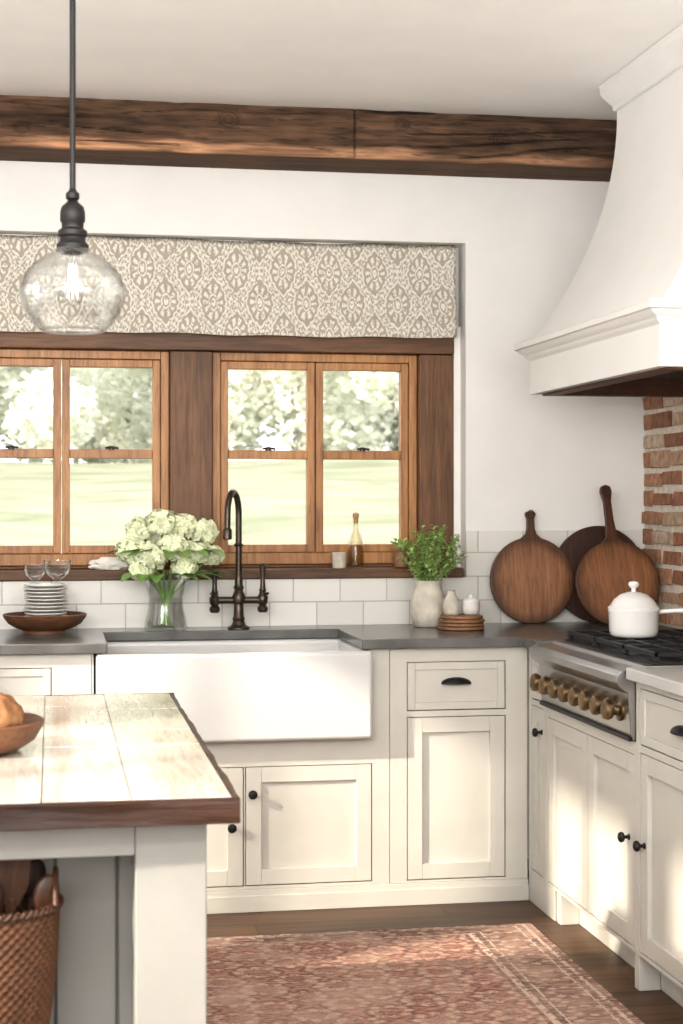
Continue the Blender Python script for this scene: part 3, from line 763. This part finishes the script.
for i, (dx, dy, tx, ty, mt, lb, hgt) in enumerate(ut):
    bm = B()
    tube(bm, [(0,0,0),(0,0,hgt*.5),(0,0,hgt)], [.006,.006,.008], 10)
    if 'spatula' in lb:
        prism(bm, [(-.010,hgt-.01),(-.024,hgt+.02),(-.026,hgt+.07),(-.018,hgt+.085),(.018,hgt+.078),(.026,hgt+.06),(.024,hgt+.02),(.010,hgt-.01)], 'y', -.004, .004)
    else: ball(bm, (0,0,hgt+.028), .030, (.72,.32,1.15), 20)
    o = O('wooden_spatula' if 'spatula' in lb else 'wooden_spoon', bm, mt, None); o.location = (ccx+dx*.8, ccy+dy*.8, ccz+.006); o.rotation_euler = (ty, tx, random.random()*.6)
    tag(o, lb, 'spatula' if 'spatula' in lb else 'spoon', 'wooden utensils in the basket')

# ------------------------------------------------------------------ pendant
px_, py_, pz_ = .040, 3.25, 1.79
pd = T('pendant_light', 'clear glass globe pendant light on a dark rod above the island', 'pendant light', (px_,py_,pz_))
bm = B(); tube(bm, [(px_,py_,pz_+.18),(px_,py_,2.775)], .0058, 12); O('rod', bm, 'rod', pd)
bm = B(); lathe(bm, [(.06,2.789),(.06,2.78),(.03,2.765),(.008,2.755)], (px_,py_,0), seg=32); O('ceiling_canopy', bm, 'bronze', pd)
bm = B(); lathe(bm, [(.006,.195),(.008,.19),(.013,.186),(.013,.176),(.009,.172),(.012,.168),(.021,.160),(.024,.150),(.024,.132),(.021,.128),(.021,.118),(.028,.113),(.028,.104),(.024,.100),(.025,.092),(.031,.086),(.031,.074),(.026,.070),(0,.069)], (px_,py_,pz_), seg=32)
O('socket', bm, 'rod', pd)
bm = B(); gp = [(.029,.084),(.031,.072),(.050,.064),(.074,.048),(.092,.026),(.101,.002),(.1015,-.016),(.094,-.040),(.080,-.062),(.066,-.077),(.061,-.081),(.058,-.079)]
lathe(bm, gp, (px_,py_,pz_), seg=64, cap=False); O('shade', bm, 'globe', pd, angle=80, solid=.0025)
for rr, zz in ((.060,-.081),(.085,.036)):
    bm = B(); pts = [(px_+rr*math.cos(2*PI*i/48), py_+rr*math.sin(2*PI*i/48), pz_+zz) for i in range(49)]; tube(bm, pts, .0022, 8, False)
    O('shade_rim', bm, 'globe', pd)
bm = B(); lathe(bm, [(.013,.069),(.014,.05),(.019,.03),(.023,.005),(.021,-.016),(.012,-.030),(0,-.034)], (px_,py_,pz_), seg=24); bo = O('bulb', bm, 'globe', pd)
bm = B()
for k in range(4):
    a = k*PI/2; tube(bm, [(px_+.006*math.cos(a),py_+.006*math.sin(a),pz_+.05),(px_+.009*math.cos(a),py_+.009*math.sin(a),pz_-.018)], .0018, 6)
O('filament', bm, 'bulb', bo)

# ------------------------------------------------------------------ rug
bm = B(); rx0, rx1, ry0, ry1 = -1.20, 1.53, 4.02, 5.17
nx, ny = 90, 40; gr = []
for i in range(nx+1):
    gr.append([bm.verts.new((rx0+(rx1-rx0)*i/nx, ry0+(ry1-ry0)*j/ny, .0075+.0015*noise.noise(Vector((i*.2,j*.2,0))))) for j in range(ny+1)])
for a, c in zip(gr, gr[1:]):
    for j in range(ny): bm.faces.new((a[j], c[j], c[j+1], a[j+1]))
ext = bmesh.ops.extrude_face_region(bm, geom=list(bm.faces)); 
for v in [e for e in ext['geom'] if isinstance(e, bmesh.types.BMVert)]: v.co.z = .001
bmesh.ops.translate(bm, verts=bm.verts, vec=(-(rx0+rx1)/2, -(ry0+ry1)/2, 0))
o = O('rug', bm, 'rug', None); o.location = ((rx0+rx1)/2, (ry0+ry1)/2, 0)
tag(o, 'faded rust and brown patterned runner rug on the wooden floor', 'rug')

# ------------------------------------------------------------------ cutting boards (round with handles), leaning
def round_board(r, hl, hw, th, mat, label, loc, tilt, roll, handle=True):
    pts = []
    a0 = math.asin(hw*2.1/r) if handle else 0
    n = 56
    if handle:
        for i in range(n+1):
            a = PI/2 + a0 + (2*PI-2*a0)*i/n; pts.append((r*math.cos(a), r+r*math.sin(a)))
        top = 2*r
        pts += [(hw*1.15, top+.012), (hw*.8, top+hl*.35), (hw*.75, top+hl*.7), (hw*1.15, top+hl*.88), (hw*.9, top+hl*.97), (0, top+hl), (-hw*.9, top+hl*.97), (-hw*1.15, top+hl*.88), (-hw*.75, top+hl*.7), (-hw*.8, top+hl*.35), (-hw*1.15, top+.012)]
    else:
        pts = [(r*math.cos(2*PI*i/n), r+r*math.sin(2*PI*i/n)) for i in range(n)]
    bm = B(); prism(bm, pts, 'y', 0, th)
    t = O('cutting_board', bm, mat, None, bev=.004, angle=50)
    tag(t, label, 'cutting board', None); t.location = loc; t.rotation_euler = (tilt, roll, 0)
    if handle:
        bm = B(); zz = 2*r+hl*.86; pp = [(.012*math.sin(2*PI*i/16), -.004-.002*math.cos(2*PI*i/16), zz-.0+.016*math.cos(2*PI*i/16)) for i in range(17)]
        tube(bm, pp, .0022, 6, False); O('leather_loop', bm, 'board2', t, local=True)
    return t
round_board(.165, .10, .019, .018, 'board1', 'round mid brown wooden cutting board leaning alone against the tile', (1.80,6.035,.9105), -.10, .0)
round_board(.186, .08, .016, .018, 'board2', 'nearly black round cutting board partly hidden behind the reddish board', (2.070,6.045,.9105), -.085, 0, False)
round_board(.162, .215, .020, .018, 'board3', 'reddish round cutting board with a long handle beside the brick wall', (2.095,5.860,.9105), -.19, -.07)

# ------------------------------------------------------------------ vase with hydrangeas
vx, vy = .405, 5.97
va = T('glass_vase', 'clear flared glass vase holding white hydrangeas', 'vase', (vx,vy,ZC+.0005))
bm = B(); prf = [(.068,0),(.076,.004),(.074,.03),(.062,.08),(.060,.12),(.074,.17),(.098,.210),(.096,.2105),(.071,.168),(.057,.12),(.059,.08),(.070,.03),(.064,.012),(0,.010)]
lathe(bm, prf, (vx,vy,ZC+.0005), seg=64, lump=lambda t,h: 1+.022*math.cos(t*16)); O('vessel', bm, 'vase', va, angle=80)
bm = B(); lathe(bm, [(0,.012),(.060,.013),(.066,.03),(.056,.08),(.054,.115),(0,.116)], (vx,vy,ZC+.0005), seg=32); O('water', bm, 'water', va)
def floret_head(bm, c, r, n=130, ps=.0145):
    c = Vector(c)
    for i in range(n):
        t = math.acos(1-1.8*(i+.5)/n); p = i*2.39996
        d = Vector((math.sin(t)*math.cos(p), math.sin(t)*math.sin(p), math.cos(t)))
        q = c + Vector((d.x*r, d.y*r, d.z*r*.85)) * random.uniform(.82,1.22)
        a, b_, _ = basis((d+Vector((random.uniform(-.5,.5),random.uniform(-.5,.5),random.uniform(-.5,.5)))).normalized()); rot = random.random()*PI
        for k in range(4):
            an = rot+k*PI/2; e = a*math.cos(an)+b_*math.sin(an); f = a*math.cos(an+PI/2)+b_*math.sin(an+PI/2)
            vs = [bm.verts.new(q), bm.verts.new(q+e*ps*.6+f*ps*.5+d*.003), bm.verts.new(q+e*ps*1.15+d*.001), bm.verts.new(q+e*ps*.6-f*ps*.5+d*.003)]
            bm.faces.new(vs)
def leaf(bm, o, d, up, ln, wd, curl=.3, n=6):
    o = Vector(o); d = Vector(d).normalized(); s = d.cross(Vector(up)).normalized(); u = s.cross(d).normalized(); L_ = []
    for i in range(n+1):
        t = i/n; w_ = wd*math.sin(PI*min(1,t*.93+.05))**.8*(1-.25*t); c = o+d*ln*t-u*curl*ln*t*t
        L_.append([bm.verts.new(c-s*w_+u*w_*.25), bm.verts.new(c), bm.verts.new(c+s*w_+u*w_*.25)])
    for a, c in zip(L_, L_[1:]):
        bm.faces.new((a[0],a[1],c[1],c[0])); bm.faces.new((a[1],a[2],c[2],c[1]))
heads = [(-.128,-.01,.290,.044),(-.055,-.060,.270,.048),(.025,-.065,.298,.049),(.105,-.03,.280,.046),(-.092,.03,.362,.043),(-.018,.0,.388,.048),(.062,.02,.373,.045),(.140,.02,.355,.041),(-.020,.065,.335,.038),(.062,-.070,.225,.035),(-.09,-.05,.222,.034),(.168,-.01,.270,.033)]
for i, (dx, dy, h, r) in enumerate(heads):
    st = T('hydrangea_stem', 'white and pale green hydrangea head in the glass vase', 'flower', (vx+dx*.25, vy+dy*.25, ZC+.02), 'white hydrangeas in the glass vase')
    hc = (vx+dx, vy+dy, ZC+h)
    bm = B(); floret_head(bm, hc, r); ball(bm, hc, r*.78, (1,1,.85), 14); O('flower_head', bm, 'petal', st, smooth=False)
    bm = B(); tube(bm, [(vx-dx*.15,vy-dy*.15,ZC+.02),(vx+dx*.15,vy+dy*.15,ZC+.13),(vx+dx*.8,vy+dy*.8,ZC+h-r*.8)], .0036, 6); O('stem', bm, 'stem', st)
    for s in (0,1):
        bm = B()
        an = math.atan2(dy, dx)+(-.6 if s else .7); leaf(bm, (vx+dx*.75,vy+dy*.75-.03,ZC+.200+.085*s), (math.cos(an), math.sin(an)-.35, .25), (0,0,1), .115, .034, .35)
        O('leaf', bm, 'leaf', st, angle=80)

# tray, plates, glasses
tx, ty_ = -.022, 5.93
bm = B(); lathe(bm, [(.075,0),(.075,.010),(.10,.018),(.128,.034),(.144,.056),(.147,.066),(.142,.068),(.132,.054),(.10,.036),(0,.032)], (tx-.002,ty_,ZC+.0005), seg=56)
OT('wooden_tray', bm, 'bowl', 'shallow round wooden bowl under the stack of white plates', 'bowl')
zz = ZC+.0335
for i in range(11):
    bm = B(); r = .078-.0018*(i%3)
    lathe(bm, [(.045,0),(.048,.002),(.058,.003),(r,.011),(r,.0145),(.058,.0075),(0,.005)], (tx+random.uniform(-.003,.003),ty_+random.uniform(-.003,.003),zz), seg=40)
    OT('plate', bm, 'china', 'small white plate in the stack on the wooden bowl', 'plate', 'white plates stacked on the wooden bowl'); zz += .0125
def goblet(x, y, z, s, label):
    bm = B(); lathe(bm, [(.028,0),(.028,.003),(.014,.008),(.013,.014),(.022,.022),(.040,.038),(.052,.062),(.056,.092),(.0535,.092),(.049,.062),(.037,.041),(0,.028)], (x,y,z), seg=32)
    for v in bm.verts: v.co = Vector((x,y,z))+(v.co-Vector((x,y,z)))*s
    OT('goblet', bm, 'globe', label, 'glass', angle=80)
goblet(tx-.036, ty_, zz+.003, .74, 'small clear glass goblet on the plates, the left one')
goblet(tx+.042, ty_-.01, zz+.003, .90, 'larger clear glass goblet on the plates, nearer the hydrangeas')
# crumpled cloth on the sill
bm = B(); ball(bm, (0,0,0), 1, (1,1,1), 40)
for v in bm.verts:
    n_ = noise.noise(v.co*2.6)*.35+noise.noise(v.co*6)*.15; q = v.co*(1+n_); v.co = Vector((.225+q.x*.085, 6.152+q.y*.030, 1.1225+max(0, .018+q.z*.026)))
OT('linen_cloth', bm, 'cloth', 'crumpled white cloth on the sill between plates and flowers', 'cloth', angle=80)

# sill bottle, glass, amber pot
sz = 1.1225; sy = 6.15
bt_ = T('glass_bottle', 'tall pale glass bottle with cork on the window sill', 'bottle', (1.135,sy,sz))
bm = B(); lathe(bm, [(.028,0),(.031,.004),(.032,.05),(.030,.095),(.022,.125),(.011,.145),(.010,.178),(.013,.180),(.013,.186),(.009,.186),(.008,.146),(.026,.095),(.028,.01),(0,.006)], (1.135,sy,sz), seg=32); O('body', bm, 'amber', bt_, angle=80)
bm = B(); lathe(bm, [(.008,.17),(.009,.19),(.012,.192),(.012,.206),(.006,.21),(0,.21)], (1.135,sy,sz), seg=16); O('stopper', bm, 'cork', bt_)
bm = B(); lathe(bm, [(0,.007),(.027,.008),(.029,.05),(.027,.085),(0,.086)], (1.135,sy,sz), seg=24); O('liquid', bm, 'honey', bt_)
bm = B(); lathe(bm, [(.024,0),(.026,.003),(.027,.06),(.0255,.06),(.024,.006),(0,.005)], (1.071,sy,sz), seg=28)
OT('candle_cup', bm, 'crock', 'short pale cup left of the glass bottle', 'cup')
bm = B(); lathe(bm, [(.022,0),(.028,.004),(.033,.035),(.030,.060),(.027,.062),(.024,.058),(.028,.05),(.030,.035),(0,.008)], (1.310,sy,sz), seg=28)
OT('clay_pot', bm, 'disc', 'small brown pot on the sill behind the green herbs', 'pot')
bm = B()
for i in range(70):
    d = Vector((random.uniform(-1,1),random.uniform(-.6,.6),random.uniform(.2,1.4))).normalized(); p = Vector((1.310,sy,sz+.055))+d*random.uniform(0,.055)
    leaf(bm, p, d+Vector((random.uniform(-.4,.4),0,random.uniform(-.3,.3))), (.1,.2,1), .020, .0085, .3, 2)
OT('sprig_plant', bm, 'herb', 'small green sprig growing in the brown sill pot', 'plant', smooth=False)

# jar with herbs
hx, hy = 1.376, 5.97
pt = T('stoneware_jar', 'rustic off white stoneware jar holding green herbs', 'jar', (hx,hy,ZC+.0005))
bm = B(); lathe(bm, [(.046,0),(.056,.004),(.066,.045),(.068,.08),(.063,.112),(.050,.140),(.046,.158),(.052,.172),(.049,.172),(.042,.157),(.046,.137),(.060,.11),(.062,.06),(0,.01)], (hx,hy,ZC+.0005), seg=40); O('body', bm, 'crock', pt, angle=80)
hb = T('herb_plant', 'bushy light green herb bunch in the stoneware jar', 'plant', (hx,hy,ZC+.11))
bm = B(); bs_ = B()
for i in range(64):
    a = random.random()*2*PI; el = math.acos(random.uniform(-.35,1)); rr = random.uniform(.5,1.1)**.5
    top = Vector((hx+.018, hy-.02, ZC+.265))+Vector((math.sin(el)*math.cos(a)*.120, math.sin(el)*math.sin(a)*.080, math.cos(el)*.116))*rr
    st_ = Vector((hx+.02*math.cos(a), hy+.02*math.sin(a), ZC+.13)); mid = (st_+top)/2+Vector((0,0,.03))
    tube(bs_, [st_, mid, top], .0011, 4)
    for k in range(10):
        s = .42+.58*k/9; p = st_*(1-s)**2+mid*2*s*(1-s)+top*s*s
        for q in range(2):
            d = Vector((random.uniform(-1,1),random.uniform(-1,1),random.uniform(-.4,.8))).normalized(); leaf(bm, p, d, (0.1,.2,1), .019, .0078, .3, 2)
O('foliage', bm, 'herb', hb, smooth=False); O('stems', bs_, 'stem', hb)
# wooden coasters with small crocks
cx_, cy_ = 1.466, 5.832
zz = ZC+.0005
for i in range(4):
    bm = B(); r = (.086,.083,.085,.078)[i]
    lathe(bm, [(r-.006,0),(r,.003),(r,.010),(r-.005,.0128),(0,.0125)], (cx_+random.uniform(-.003,.003),cy_,zz), seg=36)
    OT('wooden_coaster', bm, 'disc', 'round wooden coaster in the low stack beside the jar', 'coaster', 'stacked round wooden coasters'); zz += .0132
bm = B(); lathe(bm, [(.024,0),(.028,.004),(.031,.03),(.028,.055),(.016,.072),(.014,.085),(.017,.088),(.013,.09),(0,.088)], (cx_-.037,cy_,zz), seg=28)
OT('ceramic_bottle', bm, 'crock', 'small cream ceramic bottle on the wooden coasters', 'bottle', angle=60)
bm = B(); lathe(bm, [(.022,0),(.030,.006),(.034,.025),(.031,.042),(.033,.048),(.028,.056),(.010,.062),(.007,.068),(.009,.074),(0,.077)], (cx_+.035,cy_-.005,zz), seg=28)
OT('lidded_jar', bm, 'china', 'tiny white lidded jar on the wooden coasters', 'jar', angle=60)

# ------------------------------------------------------------------ outside
def gz_(X, Y): return -.7+3.2*min(1, max(0, (Y-9)/42))**1.2+.8*noise.noise(Vector((X*.07,Y*.07,0)))*min(1,(Y-6.4)/8)
bm = B(); gx_ = 60; g = []
for i in range(gx_+1):
    col_ = []
    for j in range(61):
        X = -60+130*i/gx_; Y = 6.45+(j/60)**1.6*110
        col_.append(bm.verts.new((X,Y,gz_(X,Y))))
    g.append(col_)
for a, c in zip(g, g[1:]):
    for j in range(60): bm.faces.new((a[j], c[j], c[j+1], a[j+1]))
ST('ground', bm, 'grass', angle=80)
def tree(name, h, seed, lowk, rk, nleaf, tone, s=.15):
    random.seed(seed)
    t = T(name, '', 'tree', (0,0,0), 'pale green trees beyond the windows')
    bm = B(); tube(bm, [(0,0,-.5),(.1,0,h*.3),(0,.1,h*.6)], [h*.022,h*.016,h*.008], 10); O('trunk', bm, 'bark', t, local=True)
    bm = B(); L = bm.verts.layers.float_color.new('Col')
    blobs = []
    for k in range(34):
        a = random.random()*2*PI; rr = random.random()**.6*rk*.70; blobs.append((Vector((rr*math.cos(a), rr*math.sin(a), h*random.uniform(lowk,.92))), rk*random.uniform(.22,.38), random.uniform(.88,1.06)))
    for k in range(nleaf):
        c, r, bq = random.choice(blobs); d = Vector((random.gauss(0,1),random.gauss(0,1),random.gauss(0,1))).normalized(); p = c+d*r*random.uniform(.5,1.08)
        if p.z < .1: p.z = .1+random.random()*.3
        a, b_, _ = basis(Vector((random.uniform(-1,1),random.uniform(-1,1),random.uniform(-1,1)))+d)
        q = random.uniform(.92,1.06)*bq; vs = [bm.verts.new(p+a*s), bm.verts.new(p+b_*s*.7), bm.verts.new(p-a*s), bm.verts.new(p-b_*s*.7)]
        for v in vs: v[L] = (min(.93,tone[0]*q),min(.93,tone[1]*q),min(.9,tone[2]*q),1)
        bm.faces.new(vs)
    O('crown', bm, 'hazyleaf', t, smooth=False, local=True)
    return t
ta = tree('garden_tree', 15, 3, .08, 5.6, 24000, (.88,.89,.80), .18); tb = tree('garden_tree', 12.5, 9, .08, 5.2, 24000, (.90,.91,.83), .18)  # leaf tones lightened to stand in for haze
spots = [(-14,56,0),(-2.6,57,1),(8.6,56,0),(19.8,57,1),(31,56,0),(-8.4,68,1),(3,69,0),(14.2,68,1),(25.4,69,0),(37,68,1)]
for i, (X, Y, k) in enumerate(spots):
    src = (ta, tb)[k]; lb = 'green tree with painted haze in the sunlit garden beyond the windows'
    if i < 2: src.location = (X,Y,gz_(X,Y)); src['label'] = lb
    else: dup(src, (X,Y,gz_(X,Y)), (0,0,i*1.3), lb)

# ------------------------------------------------------------------ light
W = bpy.data.worlds.new('World'); bpy.context.scene.world = W; W.use_nodes = True
bg = W.node_tree.nodes['Background']; bg.inputs[0].default_value = (.98,.985,1,1); bg.inputs[1].default_value = 2.8
def light(kind, name, loc, d, energy, col, size=None, sy=None, ang=None):
    l = bpy.data.lights.new(name, kind); l.energy = energy; l.color = col
    if kind == 'AREA':
        l.shape = 'RECTANGLE'; l.size = size; l.size_y = sy
    if ang: l.angle = ang
    o = bpy.data.objects.new(name, l); C.objects.link(o); o.location = loc
    o.rotation_euler = Vector(d).to_track_quat('-Z', 'Y').to_euler(); return o
light('SUN', 'sun', (-6,-3,6), (.80,.36,-.43), 6.0, (1,.91,.76), ang=.03)
light('AREA', 'room_fill', (-.9,-1.1,2.1), (.20,1,.08), 62, (1,.975,.94), 2.4, 1.2)  # added fill lamp behind the camera, stands in for other windows
light('AREA', 'ceiling_fill', (-.2,.9,1.95), (0,.80,1), 120, (1,.99,.97), 3.4, 1.0)  # added upward fill lamp above the view, brightens the ceiling
light('AREA', 'rear_fill', (0,-.8,1.4), (0,.8,1), 55, (1,.99,.97), 3.6, 1.2)  # added fill lamp behind the camera, lifts the walls

# ------------------------------------------------------------------ camera
cam = bpy.data.cameras.new('camera'); co = bpy.data.objects.new('camera', cam); C.objects.link(co)
co.location = (0,0,H); co.rotation_euler = (PI/2, 0, -TH)
cam.sensor_fit = 'AUTO'; cam.sensor_width = 36; cam.lens = F/1024*36
cam.shift_y = -(512-500)/1024
cam.clip_end = 300
cam.dof.use_dof = True; cam.dof.focus_distance = 4.8; cam.dof.aperture_fstop = 6.3
bpy.context.scene.camera = co
vs_ = bpy.context.scene.view_settings
vs_.view_transform = 'Standard'; vs_.look = 'None'; vs_.exposure = 0.28; vs_.gamma = .87
